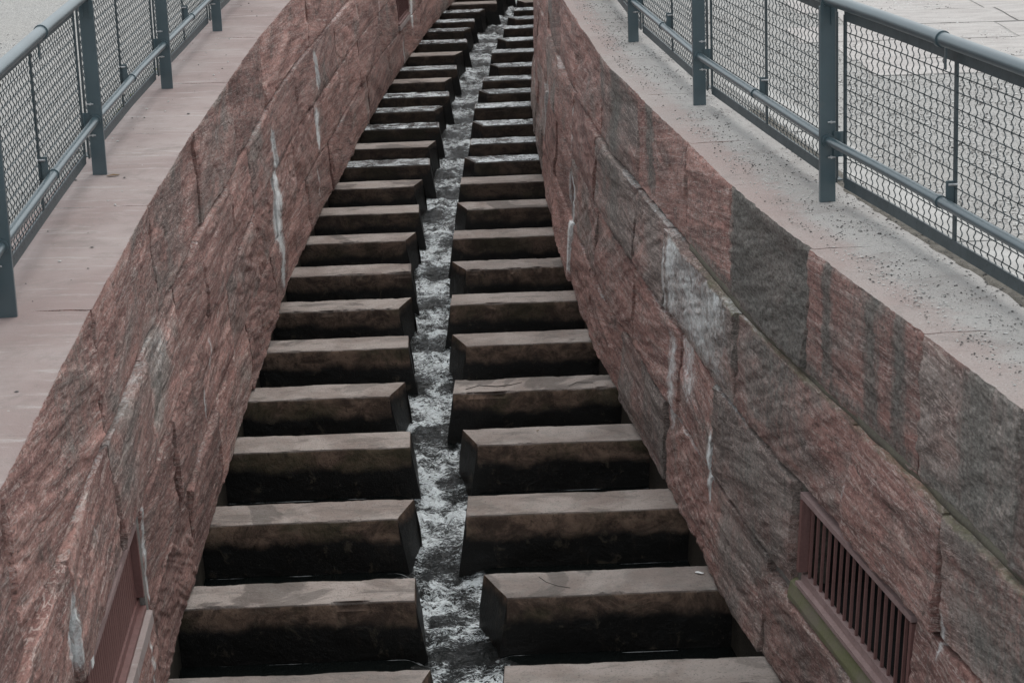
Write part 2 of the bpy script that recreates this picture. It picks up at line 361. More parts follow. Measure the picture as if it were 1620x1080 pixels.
def stains(side, y, h):
    """rgb = lime, grey weathering, moss"""
    wob = .05*perlin(y*0+3, h*4, 1.7)+.02*perlin(h*14, y*3, .3)
    li = np.zeros_like(y)
    for (y0, h1, h0, w, s) in LIME[side]:
        tt = np.clip((h1-h)/(h1-h0), 0, 1)
        ww = w*.9*(.35+.9*np.sin(np.pi*np.clip(tt*.85+.1, 0, 1)))
        li = np.maximum(li, s*np.exp(-((y-y0-wob*w*8)/ww)**2)*sstep(h0-.03, h0+.1, h)*(1-sstep(h1-.08, h1+.03, h)))
    # thin lime seams following the bed joints
    for hb in (.53, 1.07, 1.6):
        li = np.maximum(li, .62*np.exp(-((h-hb+.014)/.008)**2)*sstep(-.1, .35, perlin(y*.9, hb*7+(3 if side == 'L' else 9), .5)))
    dk = (.24 if side == 'L' else .36)+.40*perlin(y*.4, h*.9, 4.+(side == 'R'))+.2*perlin(y*1.7, h*2.5, 2.)
    mo = np.zeros_like(y)
    if side == 'R':
        dk = np.maximum(dk, 1.05*sstep(9.75, 9.95, y)*(1-sstep(11.25, 11.36, y))*sstep(1.6, 1.66, h))
        for (yc, w) in ((8.95, .13), (9.55, .10), (7.75, .25), (8.62, .1), (15.4, .35), (13.9, .2)):
            dk = np.maximum(dk, 1.0*np.exp(-((y-yc)/w)**2)*sstep(1.55, 1.7, h))
        dk = np.maximum(dk, .75*np.exp(-((y-10.3)/.8)**2)*sstep(1.1, 1.2, h)*(1-sstep(1.55, 1.6, h)))
        dk = np.maximum(dk, .65*np.exp(-((y-10.7)/.5)**2)*sstep(.6, .7, h)*(1-sstep(1.0, 1.1, h)))
        dk = np.maximum(dk, .7*np.exp(-((y-15.3)/.8)**2)*sstep(1.1, 1.2, h)*(1-sstep(1.55, 1.6, h)))
        dk = np.maximum(dk, .8*np.exp(-((h-1.64)/.06)**2)*(1-sstep(12, 14, y)))
        dk = np.maximum(dk, .7*(1-sstep(7.6, 8.1, y))*sstep(1.0, 1.2, h))
        pw = sstep(10.95, 11.6, y+.25*perlin(y*2, h*5, .6))*(1-sstep(12.85, 13.12, y))*sstep(1.04, 1.16, h)*(1-sstep(1.56, 1.60, h))
        li = np.maximum(li, .78*pw+.35*pw*perlin(y*2.5, h*3, .2))
        pw2 = np.exp(-((y-12.35+.5*(1-h))/.28)**2)*sstep(.62, .8, h)*(1-sstep(1.05, 1.08, h)); li = np.maximum(li, .75*pw2)
        dk = np.where(pw > .5, .5, dk)
        mo = np.maximum(mo, .75*np.exp(-((h-1.585)/.03)**2)*(1-sstep(11.5, 13, y)))
        mo = np.maximum(mo, .5*(1-sstep(.0, .2, h))*(1-sstep(11, 13, y)))
    else:
        pl = np.exp(-((y-11.2)/.7)**2)*sstep(1.25, 1.45, h)*(1-sstep(1.55, 1.6, h)); li = np.maximum(li, .5*pl)
        pl = np.exp(-((y-10.9)/.35)**2)*sstep(1.1, 1.2, h)*(1-sstep(1.4, 1.5, h)); dk = np.maximum(dk, .7*pl)
        pl = np.exp(-((y-8.6)/.9)**2)*sstep(1.65, 1.8, h); dk = np.maximum(dk, .62*pl)
        dk = np.maximum(dk, .5*(1-sstep(8.0, 9.0, y))*(1-sstep(1.3, 1.5, h)))
        mo = np.maximum(mo, .55*(1-sstep(.0, .25, h))*sstep(17, 20, y))
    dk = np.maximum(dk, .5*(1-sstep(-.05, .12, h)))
    return np.stack([li, np.clip(dk, 0, 1.1), mo], -1)

def rock_disp(side, y, h, sd, y0, y1, h0, h1):
    """quarry-faced relief, metres proud of the setting line"""
    rs = np.random.RandomState(sd)
    e = np.minimum(np.minimum(y-y0, y1-y)*1.5, np.minimum(h-h0, h1-h))
    wob = .010*perlin(y*9, h*9, sd*.37)+.006*perlin(y*25, h*25, sd*.7)
    env = sstep(0, .020, e+wob*.7)
    big = .020*perlin(y*.7, h*2.2, sd*.7)+.007*perlin(y*1.6, h*6, sd*.9)
    # faceted cleavage: a few tilted planes meeting in arrises
    pl = None
    for k in range(4):
        a, b, c = rs.uniform(-.05, .05), rs.uniform(-.10, .10), rs.uniform(-.012, .012)
        yc, hc = rs.uniform(y0, y1), rs.uniform(h0, h1)
        q = c+a*(y-yc)*.5+b*(h-hc)
        pl = q if pl is None else np.minimum(pl, q)
    pl = np.clip(pl, -.035, .03)
    ang = rs.uniform(-.45, .45); u = y*math.cos(ang)-h*math.sin(ang); v = y*math.sin(ang)+h*math.cos(ang)
    t = fbm(u*.55+.12*perlin(u*4, v*5, sd), v*4.2, sd*1.3, 4)*3.0; fl = np.floor(t); fr = t-fl
    ter = (fl+sstep(.86, 1., fr))*.0085                      # delaminated layers with crisp edges
    t2 = fbm(u*1.3, v*17, sd*2.3, 3)*3; f2 = np.floor(t2)
    ter2 = (f2+sstep(.8, 1., t2-f2))*.0026
    rid = -.008*np.clip(1-np.abs(perlin(u*2.3, v*4.5, sd*.21))*9, 0, 1)
    fine = .0038*fbm(u*3, v*20, sd*.9, 3)
    tot = (pl-np.mean(pl))*.9+big+(ter-np.mean(ter))+(ter2-np.mean(ter2))+rid
    return .012+env*(.018+.026*np.tanh(tot/.030))+fine*.7

def stone(name, parent, side, y0, y1, h0, h1, sd, color, coping=False, gap=.009, step=.025, depth=.25, proud=0.):
    gy = .0025 if coping and side == 'R' else gap if side == 'R' else .004
    ya, yb, ha, hb = y0+gy, y1-gy, h0+gap, h1-(0 if coping else gap)
    ny = max(4, int((yb-ya)/step)+1); nh = max(4, int((hb-ha)/(step*.8))+1)
    hh = list(np.linspace(ha, hb, nh)); prof = [(-depth, ha, 0)]+[(None, k, 0) for k in hh]
    if coping:
        nt_ = 9; back = .58 if side == 'L' else .53
        prof += [('t', k, 1) for k in np.linspace(.015, back, nt_)]+[(-back, h0+gap, 1)]
        prof[0] = (-back, ha, 0)
    else: prof += [(-depth, hb, 0)]
    ys = np.linspace(ya, yb, ny); m_ = len(prof)
    V = np.zeros((ny, m_, 3)); st = np.zeros((ny, m_, 3))
    fh = np.array(hh); YY, HH = np.meshgrid(ys, fh, indexing='ij')
    # uneven joints: edges wander a few mm
    yj = YY+.010*perlin(HH*6, sd, 2.)*np.where(abs(YY-ya) < .03, 1, 0)-.010*perlin(HH*6, sd+9, 5.)*np.where(abs(YY-yb) < .03, 1, 0)
    hj = HH+(.010*perlin(YY*5, sd, 7.)+(.014 if (coping and side == 'R') else .004)*perlin(YY*16, sd, 3.))*np.where(HH < ha+.006, 1, 0)
    if not coping: hj = hj+.008*perlin(YY*5, sd+5, 7.)*np.where(HH > hb-.01, 1, 0)
    D = rock_disp(side, YY, HH, sd, y0, y1, h0, h1+(.03 if coping else 0))+proud
    if coping:
        k_ = sstep(hb-.10, hb, HH); D = D*(1-.75*k_)+.75*k_*.026-sstep(hb-.025, hb, HH)*(.003+(.010 if side == 'L' else .020)*abs(fbm(YY*4, 0*YY, sd, 4)))
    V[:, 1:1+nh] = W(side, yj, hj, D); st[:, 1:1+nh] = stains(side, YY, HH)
    V[:, 0] = W(side, ys, np.full(ny, ha), np.full(ny, prof[0][0]))
    st[:, 0] = st[:, 1]
    if coping:
        for q in range(nt_):
            o = prof[1+nh+q][1]; off = D[:, -1]*(max(0, 1-o/.2)) - o
            hq = hb+.004*fbm(ys*2, o*3, sd, 3)+(.002 if q else -.002)
            V[:, 1+nh+q] = W(side, ys, hq, off)
            st[:, 1+nh+q, 0] = sstep(.05, .3, o)
        V[:, -1] = W(side, ys, np.full(ny, h0+gap), np.full(ny, -back))
    else:
        V[:, -1] = W(side, ys, np.full(ny, hb), np.full(ny, -depth)); st[:, -1] = st[:, -2]
    F = grid_faces(ny, m_, flip=(side == 'L'), close=True).tolist()
    idx = np.zeros((ny-1, m_), int)
    if coping: idx[:, nh:nh+nt_+1] = 1
    idx = list(idx.ravel())
    c0 = list(range(m_)); c1 = [(ny-1)*m_+k for k in range(m_)]
    if side == 'L': F += [c0, c1[::-1]]
    else: F += [c0[::-1], c1]
    idx += [0, 0]
    me = mesh(name, V.reshape(-1, 3), F, True, idx, {'stain': st.reshape(-1, 3)})
    try: me.set_sharp_from_angle(angle=R(38))
    except Exception: pass
    return link(name, me, ['rock', 'topL' if side == 'L' else 'topR'] if coping else ['rock'], parent, color)

COURSES = [(0.0, .53), (.53, 1.07), (1.07, 1.6), (1.6, 2.2)]
JT = {'L': [[4, 6.1, 7.4, 8.5, 9.9, 11.6, 13.1, 15.2, 17.2, 18.3, 20.3, 22.2, 24.4, 26.5, 29, 31.1, 33.5, 36, 38.5, 41, 44],
            [4, 6.3, (7.98, 9.78), 11.2, 12.75, 14.3, 16.1, 17.9, 19.4, 21.35, 23.5, 25.8, 28.2, (30.5, 32.0), 34, 36.2, 38.7, 41, 44],
            [4, 5.8, 7.8, 9.2, 10.55, 12.0, 13.2, 14.9, 16.3, 18.05, 20.1, 21.75, 23.6, 26, 28.4, 31, 33.4, 36, 39, 41.5, 44],
            [4, 6.9, 9.25, 11.42, 13.62, 15.62, 18.0, 21.62, 23.9, 26.2, 28.5, 31, 33.6, 36.2, 39, 41.5, 44]],
      'R': [[4, 6.3, 8.4, 10.25, 11.5, 12.9, 14.6, 16.4, 18.0, 20.3, 22.6, 25, 27.5, 30, 33, 36, 39, 42, 45],
            [4, 6.1, (8.2, 9.86), 11.5, 12.55, 14.2, 16.0, 18.1, 20, 21.6, 24, 26.5, 29, 32, 35, 38, 41, 45],
            [4, 5.7, 6.9, 7.97, 9.1, 11.02, 13.08, 14.25, 16.2, 18.25, 20.1, 21.8, 24, 26.5, 29, 32, 35, 38, 41, 45],
            [4, 5.7, 7.35, 8.36, 9.86, 11.36, 12.6, 14.36, 16.2, 18.3, 20.3, 22.4, 24.8, 27.2, 30, 33, 36, 39, 42, 45]]}
TINT = {('R', 3, 9.86): (.35, .42, .5), ('R', 3, 11.36): (1.0, .58, .75), ('R', 3, 12.6): (.9, .5, .8), ('R', 3, 14.36): (.45, .44, .3), ('R', 3, 8.36): (.75, .45, .5), ('R', 3, 16.2): (.8, .5, .5),
        ('R', 2, 11.02): (.25, .54, .5), ('R', 2, 13.08): (.35, .5, .6), ('R', 2, 14.25): (.3, .46, .4), ('R', 2, 7.97): (.85, .5, .35), ('R', 2, 9.1): (.6, .48, .4),
        ('R', 1, 11.5): (1., .56, .3), ('R', 1, 12.55): (1., .55, .6), ('R', 1, 9.86): (.4, .48, .6), ('R', 1, 14.2): (.7, .5, .5), ('R', 0, 8.4): (.55, .42, .6), ('R', 0, 10.25): (.55, .46, .5), ('R', 0, 11.5): (.9, .55, .4)}
for side, nm in (('L', 'left'), ('R', 'right')):
    root = empty('retaining_wall', (float(wx(side, 4, 0)), 4, 0.12))
    inv = Matrix.Translation(-root.location)
    tag(root, 'long curving wall of rough reddish brown sandstone under a smooth pink coping, left of the weir blocks' if side == 'L' else
        'curving red and grey sandstone wall with a barred opening and gritty coping, right of the weir blocks', 'wall')
    kids = []
    rs = random.Random(5 if side == 'L' else 11)
    for ci, (h0, h1) in enumerate(COURSES):
        js = JT[side][ci]; prev = None
        for j in js:
            a, b = (j if isinstance(j, tuple) else (j, j))
            if prev is not None:
                step = .015 if prev < 12 else (.022 if prev < 18 else (.04 if prev < 24 else .08))
                colr = (rs.uniform(.5, 1.25) if side == 'L' else rs.choice([.3, .5, .9, 1.1, 1.25]), rs.uniform(.37, .60), rs.uniform(.2, .8))
                colr = TINT.get((side, ci, prev), colr)+(1,)
                nmz = 'coping_stone' if ci == 3 else 'wall_stone'
                hh0 = h0; hh1 = h1
                if side == 'R' and ci == 0 and 8 < prev < 10.2: hh1 = .47 if prev < 8.5 else .53
                if ci == 2: hh1 = 1.598 if (side == 'R' and prev < 13) else 1.6
                kids.append(stone(nmz, None, side, prev, a, hh0, hh1, rs.randint(1, 9999), colr, coping=(ci == 3), step=step,
                                  proud=rs.uniform(-.008, .012)+(.006 if ci == 2 else 0)-(.018 if ci == 3 else 0), gap=(.0045 if ci == 3 else (.011 if side == 'L' else .014))))
            prev = b
    # mortar core behind the stones, with openings for the grilles
    openings = [j for j in JT[side][1] if isinstance(j, tuple)]
    def core(ya, yb, ha, hb, matn, off=-.030, wob=.006, nm_='mortar'):
        ny = max(2, int((yb-ya)/.12)); ys = np.linspace(ya, yb, ny); hs_ = np.linspace(ha, hb, max(2, int((hb-ha)/.06)))
        Y, H_ = np.meshgrid(ys, hs_, indexing='ij')
        P = W(side, Y, H_, off+wob*perlin(Y*4, H_*6, 3.3)); Q = W(side, Y, H_, off-.16+0*Y)
        n_, m_ = Y.shape; V = np.concatenate([P.reshape(-1, 3), Q.reshape(-1, 3)]); k = n_*m_
        Fq = grid_faces(n_, m_, flip=(side == 'R')).tolist(); Fq2 = (grid_faces(n_, m_, flip=(side == 'L'))+k).tolist()
        edge = [(i*m_, (i+1)*m_) for i in range(n_-1)]+[((n_-1)*m_+j, (n_-1)*m_+j+1) for j in range(m_-1)]+[((i+1)*m_+m_-1, i*m_+m_-1) for i in range(n_-1)][::-1]+[(j+1, j) for j in range(m_-1)][::-1]
        Fe = [(a, b, b+k, a+k) for a, b in edge]
        me = mesh(nm_, V, Fq+Fq2+Fe, True)
        o = link(nm_, me, matn); kids.append(o); return o
    segs = []; y_ = 4.0
    for (a, b) in openings:
        segs.append((y_, a)); y_ = b
    segs.append((y_, 44.0))
    core(4.0, 44, 1.0705, 2.1, 'mortar')
    if side == 'R': core(4.0, 12.5, 1.572, 1.618, 'mossy', off=.006, wob=.010, nm_='mossy_joint')
    for a, b in segs: core(a, b, .5295, 1.07, 'mortar')
    core(4.0, 44, -.05, .529, 'mortar')
    # smooth footing the stones stand on, set back a little
    ys = np.linspace(4, 44, 200); 
    P0 = W(side, ys, np.full(200, -1.0), np.full(200, -.05)); P1 = W(side, ys, np.full(200, -.003), np.full(200, -.05)); P2 = W(side, ys, np.full(200, -.003), np.full(200, -.3)); P3 = W(side, ys, np.full(200, -1.0), np.full(200, -.3))
    V = np.stack([P0, P1, P2, P3], 1).reshape(-1, 3); F = grid_faces(200, 4, flip=(side == 'L'), close=True).tolist()
    kids.append(link('footing', mesh('footing', V, F), 'plinth'))
    for o in kids:
        o.parent = root; o.matrix_parent_inverse = inv

# ------------------------------------------------------------------ barred openings
def P(side, y, h, off): return tuple(float(k) for k in W(side, np.array(float(y)), np.array(float(h)), np.array(float(off))))
def wbar(mb, side, y0, y1, h0, h1, o0, o1):
    bot = [P(side, y0, h0, o0), P(side, y0, h0, o1), P(side, y1, h0, o1), P(side, y1, h0, o0)]
    top = [P(side, y0, h1, o0), P(side, y0, h1, o1), P(side, y1, h1, o1), P(side, y1, h1, o0)]
    if side == 'R': pass
    else: bot, top = bot[::-1], top[::-1]
    mb.hexa(bot, top)
def grille(side, y0, y1, h0, h1, label, nb, bw, bd, matb, sticker=False, front=.0):
    root = empty('window_grille', P(side, (y0+y1)/2, h0, 0)); tag(root, label, 'grille', 'steel grilles set in the sandstone walls')
    inv = Matrix.Translation(-root.location); ks = []
    def part(nm, mt, *bars):
        mb = MB()
        for b_ in bars: wbar(mb, side, *b_)
        o = mb.ok(nm, mt); ks.append(o); return o
    f = front
    part('top_rail', 'brown_top', (y0, y1, h1-.028, h1-.001, f-.03, f+.036))
    part('bottom_rail', 'brown_top' if side == 'R' else 'brown', (y0, y1, h0+.002, h0+.022, f-.02, f+.036), (y0, y1, h0+.022, h0+.062, f-.02, f+.008))
    part('side_rail', 'brown', (y1-.035, y1-.002, h0+.076, h1-.037, f-.03, f+.035)); part('side_rail', 'brown', (y0+.002, y0+.03, h0+.076, h1-.037, f-.03, f+.030))
    for k in range(nb):
        yy = y0+.03+(y1-y0-.065)*(k+.5)/nb
        part('bar', matb, (yy-bw/2, yy+bw/2, h0+.06, h1-.038, f-bd, f))
    if sticker: part('white_tag', 'white', (y0+.08, y0+.14, h1-.036, h1+.0, f+.0365, f+.039), (y0+.08, y0+.14, h1-.0005, h1+.001, f+.012, f+.039))
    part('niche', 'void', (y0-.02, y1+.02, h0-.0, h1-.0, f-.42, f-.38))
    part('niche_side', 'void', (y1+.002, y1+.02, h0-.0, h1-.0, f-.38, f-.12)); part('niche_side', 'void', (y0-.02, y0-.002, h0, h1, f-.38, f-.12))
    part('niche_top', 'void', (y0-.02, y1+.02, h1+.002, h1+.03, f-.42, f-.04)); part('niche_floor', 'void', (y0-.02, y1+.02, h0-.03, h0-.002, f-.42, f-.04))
    for o in ks: o.parent = root; o.matrix_parent_inverse = inv
    return root, inv
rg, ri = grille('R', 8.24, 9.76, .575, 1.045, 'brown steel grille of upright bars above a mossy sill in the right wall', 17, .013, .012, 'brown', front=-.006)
mb = MB(); wbar(mb, 'R', 9.765, 9.85, .54, 1.065, -.14, -.01); o = mb.ok('jamb_mortar', 'dirt'); o.parent = rg; o.matrix_parent_inverse = ri
# mossy sill
ys = np.linspace(8.2, 9.86, 40); pr = [(-.03, .531), (-.03, .572), (.0, .570), (.020, .556), (.034, .50), (.030, .471), (-.03, .471)]
V = np.zeros((40, 7, 3))
for k, (o_, h_) in enumerate(pr): V[:, k] = W('R', ys, h_+.004*perlin(ys*5, k, 1.)*(1 < k < 6), o_+.006*perlin(ys*4, k, 3.)*(2 < k < 6)+0*ys)
F = grid_faces(40, 7, flip=False, close=True).tolist()+[list(range(7))[::-1], [39*7+k for k in range(7)]]
o = link('sill', mesh('sill', V.reshape(-1, 3), F, False), 'sill'); o.parent = rg; o.matrix_parent_inverse = ri; tag(o, 'sloping sill green with moss')
lg, li_ = grille('L', 8.02, 9.70, .60, 1.050, 'brown slatted steel grille, nearest opening in the left wall', 30, .047, .03, 'brown', sticker=True, front=-.004)
mb = MB(); wbar(mb, 'L', 9.705, 9.775, .545, 1.06, -.14, .03); o = mb.ok('jamb_mortar', 'mortar'); o.parent = lg; o.matrix_parent_inverse = li_
mb = MB(); wbar(mb, 'L', 8.0, 9.70, .535, .597, -.14, .06); o = mb.ok('sill', 'topL'); o.parent = lg; o.matrix_parent_inverse = li_
fg, fi_ = grille('L', 30.6, 31.95, .60, 1.065, 'far brown steel grille high up the left wall near the top of the picture', 15, .012, .05, 'brown', front=.005)
mb = MB(); wbar(mb, 'L', 30.55, 31.95, .535, .597, -.14, .05); o = mb.ok('sill', 'topL'); o.parent = fg; o.matrix_parent_inverse = fi_

# ------------------------------------------------------------------ weir blocks
YB = [9.0, 10.23, 11.48, 12.77, 14.12, 15.30, 16.55, 17.76, 18.94, 20.2, 21.46, 22.68, 23.8, 24.9, 26.12, 27.33, 28.45, 29.57, 30.7, 32.1, 33.3, 34.65, 35.8, 37.0, 38.1, 39.3, 40.5]
XL = [-.42, -.48, -.60, -.65, -.72, -.80, -.82, -.84, -.88, -.88, -.89, -.89, -.84, -.80, -.79, -.77, -.71, -.69, -.64, -.57, -.52, -.47, -.42, -.25, -.05, .12, .25]
XR = [0., -.10, -.21, -.31, -.36, -.43, -.47, -.49, -.51, -.51, -.50, -.47, -.45, -.39, -.38, -.35, -.31, -.25, -.16, -.13, -.04, .07, .14, .26, .32, .45, .6]
ORD = ['nearest', 'second', 'third', 'fourth', 'fifth', 'sixth', 'seventh', 'eighth', 'ninth', 'tenth', 'eleventh', 'twelfth', 'thirteenth', 'fourteenth', 'fifteenth', 'sixteenth', 'seventeenth', 'eighteenth',
       'nineteenth', 'twentieth', 'twenty-first', 'twenty-second', 'twenty-third', 'twenty-fourth', 'twenty-fifth', 'twenty-sixth', 'twenty-seventh']
WET = {'L': {12, 14, 15, 16, 18, 20, 21, 22, 23}, 'R': {12, 13, 14, 15, 16, 17, 18, 19, 20, 21, 22, 23}}
WL = -.335
T = .345
def block(i, side):
    yb = YB[i]; sd = i*2+(side == 'R'); sg = 1 if side == 'R' else -1
    xs0 = (XR if side == 'R' else XL)[i]
    cham = ((i % 2 == 1) if side == 'L' else (i % 2 == 0)); ch = (.115 if side == 'R' else .095) if cham else -.01
    rs = np.random.RandomState(sd*13+5)
    ch *= rs.uniform(.85, 1.15); tk = T+rs.uniform(-.015, .015); dz = rs.uniform(-.008, .008)
    base_h = lambda y: 0*y
    near = yb < 19
    n = 96 if near else 24
    # profile: back bottom -> back top -> top -> front top -> front bottom ; (t across, h, istop)
    prof = [(0, -.95, 0), (0, -.2, 0), (0, -.02, 0), (.02, 0, 1)]+[(k, 0, 1) for k in np.linspace(.1, .93, 7 if near else 3)]+[(.985, -.002, 1), (1., -.014, 0)]
    prof += [(1., k, 0) for k in (np.linspace(-.05, -.38, 8 if near else 4))]+[(1., -.95, 0)]
    m_ = len(prof); V = np.zeros((n, m_, 3)); hg = np.zeros((n, m_)); tp = np.zeros((n, m_)); mo = np.zeros((n, m_))
    u = np.linspace(0, 1, n)**1.15; u[1] = .006
    for j, (t, h, it) in enumerate(prof):
        y = yb-t*tk
        xs = xs0+sg*(max(0, t-.04)*ch/.96)-sg*.16*min(0.5, -h)
        xw = float(wx(side, y, 0))+sg*.10
        x = xs+(xw-xs)*u
        big_ = 2.2 if (i, side) in ((5, 'R'), (8, 'R'), (7, 'L')) else 1.
        chip = big_*(.020*np.clip(fbm(x*5, sd, t*3, 4), -1, 1)+.11*np.clip(perlin(x*2.6, sd*3.3, 7.)-.33, 0, 1)+.012*np.abs(perlin(x*17, sd, 2.)))
        yy = y+0*x; hh = h+0*x
        rough = .006*fbm(x*3, sd+t*2., h*6, 3)
        if it: hh = hh+.004*fbm(x*2.5, t*1.2, sd*.7, 3)
        if t > .9: yy = yy-rough; 
        if j in (len(prof)-(8 if near else 4)-2, len(prof)-(8 if near else 4)-3): yy = yy+np.maximum(0, chip)*1.1; hh = hh-np.maximum(0, chip)*.55
        if t < .05 and h > -.1: yy = yy-np.maximum(0, chip)*.9
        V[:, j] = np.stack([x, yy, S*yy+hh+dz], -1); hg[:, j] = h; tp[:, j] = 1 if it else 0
        if side == 'L' and i == 3: mo[:, j] = np.clip(1-np.abs(x-xw+.16)/.22, 0, 1)
        if side == 'L' and i == 17: mo[:, j] = .28
    hg[0, :] -= .13; hg[1, :] -= .06
    F = grid_faces(n, m_, flip=(side == 'R'), close=True).tolist()
    c0 = list(range(m_)); c1 = [(n-1)*m_+k for k in range(m_)]
    ce = [n*m_+k for k in range(m_)]
    F += [ce, c1[::-1]] if side == 'R' else [ce[::-1], c1]
    pn = n*m_
    o3 = np.array([(xs0+float(wx(side, yb, 0)))/2, yb-T/2, S*yb-.95])
    V = V-o3; Vf_ = np.concatenate([V.reshape(-1, 3), V[0]]); z_ = np.zeros(m_)
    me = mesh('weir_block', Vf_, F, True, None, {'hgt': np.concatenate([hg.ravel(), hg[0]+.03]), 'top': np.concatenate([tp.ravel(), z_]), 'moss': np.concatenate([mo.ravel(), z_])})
    try: me.set_sharp_from_angle(angle=R(35))
    except Exception: pass
    wet = i in WET[side]
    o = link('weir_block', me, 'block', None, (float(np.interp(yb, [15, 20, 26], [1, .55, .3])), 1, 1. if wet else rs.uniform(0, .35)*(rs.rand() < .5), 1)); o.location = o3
    sn = 'left' if side == 'L' else 'right'
    look = 'splashed glinting top' if wet else ('chamfered slot corner' if cham else 'square slot end')
    if side == 'L' and i == 3: look = 'yellow moss on outer end'
    if side == 'R' and i == 2: look = 'cracked, damp, scrap of litter on top'
    if side == 'R' and i == 5: look = 'split flaking top edge'
    tag(o, '%s %s-hand weir block from the picture bottom, %s' % (ORD[i-1], sn, look) if i else '%s-hand weir block just below the picture bottom' % sn, 'weir block', 'sandstone weir blocks in two rows up the channel')
    def crack(pts, w=.003):
        mb_ = MB()
        for (xa, ta), (xb, tb) in zip(pts[:-1], pts[1:]):
            a_ = Vector((xa, yb-ta*tk, 0)); b_ = Vector((xb, yb-tb*tk, 0)); d_ = (b_-a_).normalized(); nn = Vector((-d_.y, d_.x, 0))*w/2
            q = [a_-nn, b_-nn, b_+nn, a_+nn]
            lo = [tuple(Vector((v.x, v.y, S*v.y+dz-.004))-Vector(o3)) for v in q]; hi = [tuple(Vector((v.x, v.y, S*v.y+dz+.003))-Vector(o3)) for v in q]
            mb_.hexa(lo, hi)
        mb_.ok('crack', 'void', o)
    if side == 'R' and i == 2: crack([(.10, .22), (.14, .45), (.20, .62), (.27, .72)])
    if side == 'R' and i == 5: crack([(-.35, .75), (-.25, .5), (-.12, .62), (-.02, .55), (.06, .4)], .0035); crack([(.40, .8), (.46, .55), (.58, .62)], .003)
    if wet:
        nx, nyy = (40, 10); X0 = xs0+sg*.02; X1 = float(wx(side, yb-.15, 0)); uu = np.linspace(0, 1, nx)[:, None]; tt = np.linspace(.03, .985, nyy)[None, :]
        x = (xs0+sg*(tt*ch+.015))+(X1-xs0-sg*(tt*ch+.015))*uu; y = yb-tt*tk+0*x
        wv = .011+.006*fbm(x*9, y*14, sd, 3); wv[:, -1] -= .010; wv[:, 0] -= .006
        Vf = np.stack([x, y, S*y+dz+wv], -1)-o3
        me2 = mesh('water_film', Vf.reshape(-1, 3), grid_faces(nx, nyy, flip=(side == 'R')).tolist(), True, None, {'turb': np.full(nx*nyy, .85 if sd % 3 else .6)})
        link('water_film', me2, 'water', o)
    return o
for i in range(len(YB)):
    for side in 'LR': block(i, side)

# ------------------------------------------------------------------ water
def slot_c(y): return np.interp(y, YB, (np.array(XL)+np.array(XR))/2)
ys = [8.0]
while ys[-1] < 42: ys.append(ys[-1]+(.014 if ys[-1] < 13 else .02 if ys[-1] < 20 else .035))
ys = np.array(ys)
us = np.concatenate([np.linspace(-1, -.36, 34)[:-1], np.linspace(-.36, .36, 76), np.linspace(.36, 1, 34)[1:]])
CC = slot_c(ys)
XLw, XRw = wx('L', ys, -.3)-.07, wx('R', ys, -.3)+.07
X = np.zeros((len(ys), len(us)))
for k, u_ in enumerate(us):
    # inner part in metres around the slot, outer part blends to the walls
    if u_ < -.36: X[:, k] = CC-.36+(XLw-CC+.36)*((-u_-.36)/.64)
    elif u_ > .36: X[:, k] = CC+.36+(XRw-CC-.36)*((u_-.36)/.64)
    else: X[:, k] = CC+u_
Y = np.repeat(ys[:, None], len(us), 1); DX = X-CC[:, None]
YBa = np.array(YB); ii = np.searchsorted(YBa, ys).clip(1, len(YB)-1); up_ = YBa[ii]-ys     # metres downstream of the next block's back edge
up_ = up_[:, None]+0*X
gapw = .20+.10*sstep(.35, .7, up_)-.04*sstep(.9, 1.2, up_)
side_sh = np.where((ii % 2 == 0), .08, -.05)[:, None]*sstep(.2, .7, up_)
turb = 1-sstep(gapw-.05, gapw+.10+.05*fbm(Y*3, X*4, 2., 2), np.abs(DX-side_sh))
inslot = (up_ < T+.0)
turb = np.where(inslot, 1., turb)
prof_h = .025*np.exp(-((up_-.02)/.12)**2)-.045*sstep(.12, .42, up_)+.045*sstep(.45, .75, up_)
chop = .020*fbm(X*8, Y*7, 1.3, 4)+.022*np.abs(perlin(X*13, Y*10, 4.))-.008
chop *= .9+1.1*sstep(.35, .6, up_)*(1-sstep(.85, 1.2, up_))
Z = S*Y+WL+turb*(prof_h+chop)+(1-turb)*.0015*perlin(X*4, Y*3, 1.)
# thin foam lines where the calm water meets the blocks
line = np.exp(-((up_-T-.035-.02*perlin(X*2.2, ii[:, None]*3.1, .5))/.006)**2)*(.75+.35*perlin(X*3, ii[:, None]*1.7, .9))*(ys[:, None] < 17)
line = line*1.35+.9*(np.abs(perlin(X*22, Y*22, .7)) > .52)*sstep(.1, .5, turb)*(turb < .8)
me = mesh('water', np.stack([X, Y, Z], -1).reshape(-1, 3), grid_faces(len(ys), len(us), flip=True).tolist(), True, None, {'turb': turb.ravel(), 'line': line.ravel(), 'tongue': (np.exp(-((up_-.27)/.15)**2)*(.6+.8*perlin(X*6, ii[:, None]*2.3, .4))).ravel()})
tag(link('water', me, 'water'), kind='structure')
# channel floor
ysf = np.linspace(4, 44, 60); V = np.stack([W('L', ysf, np.full(60, -1.0), np.full(60, -.3)), W('R', ysf, np.full(60, -1.0), np.full(60, -.3))], 1).reshape(-1, 3)
tag(link('channel_floor', mesh('channel_floor', V, grid_faces(60, 2, flip=True).tolist()), 'plinth'), kind='structure')

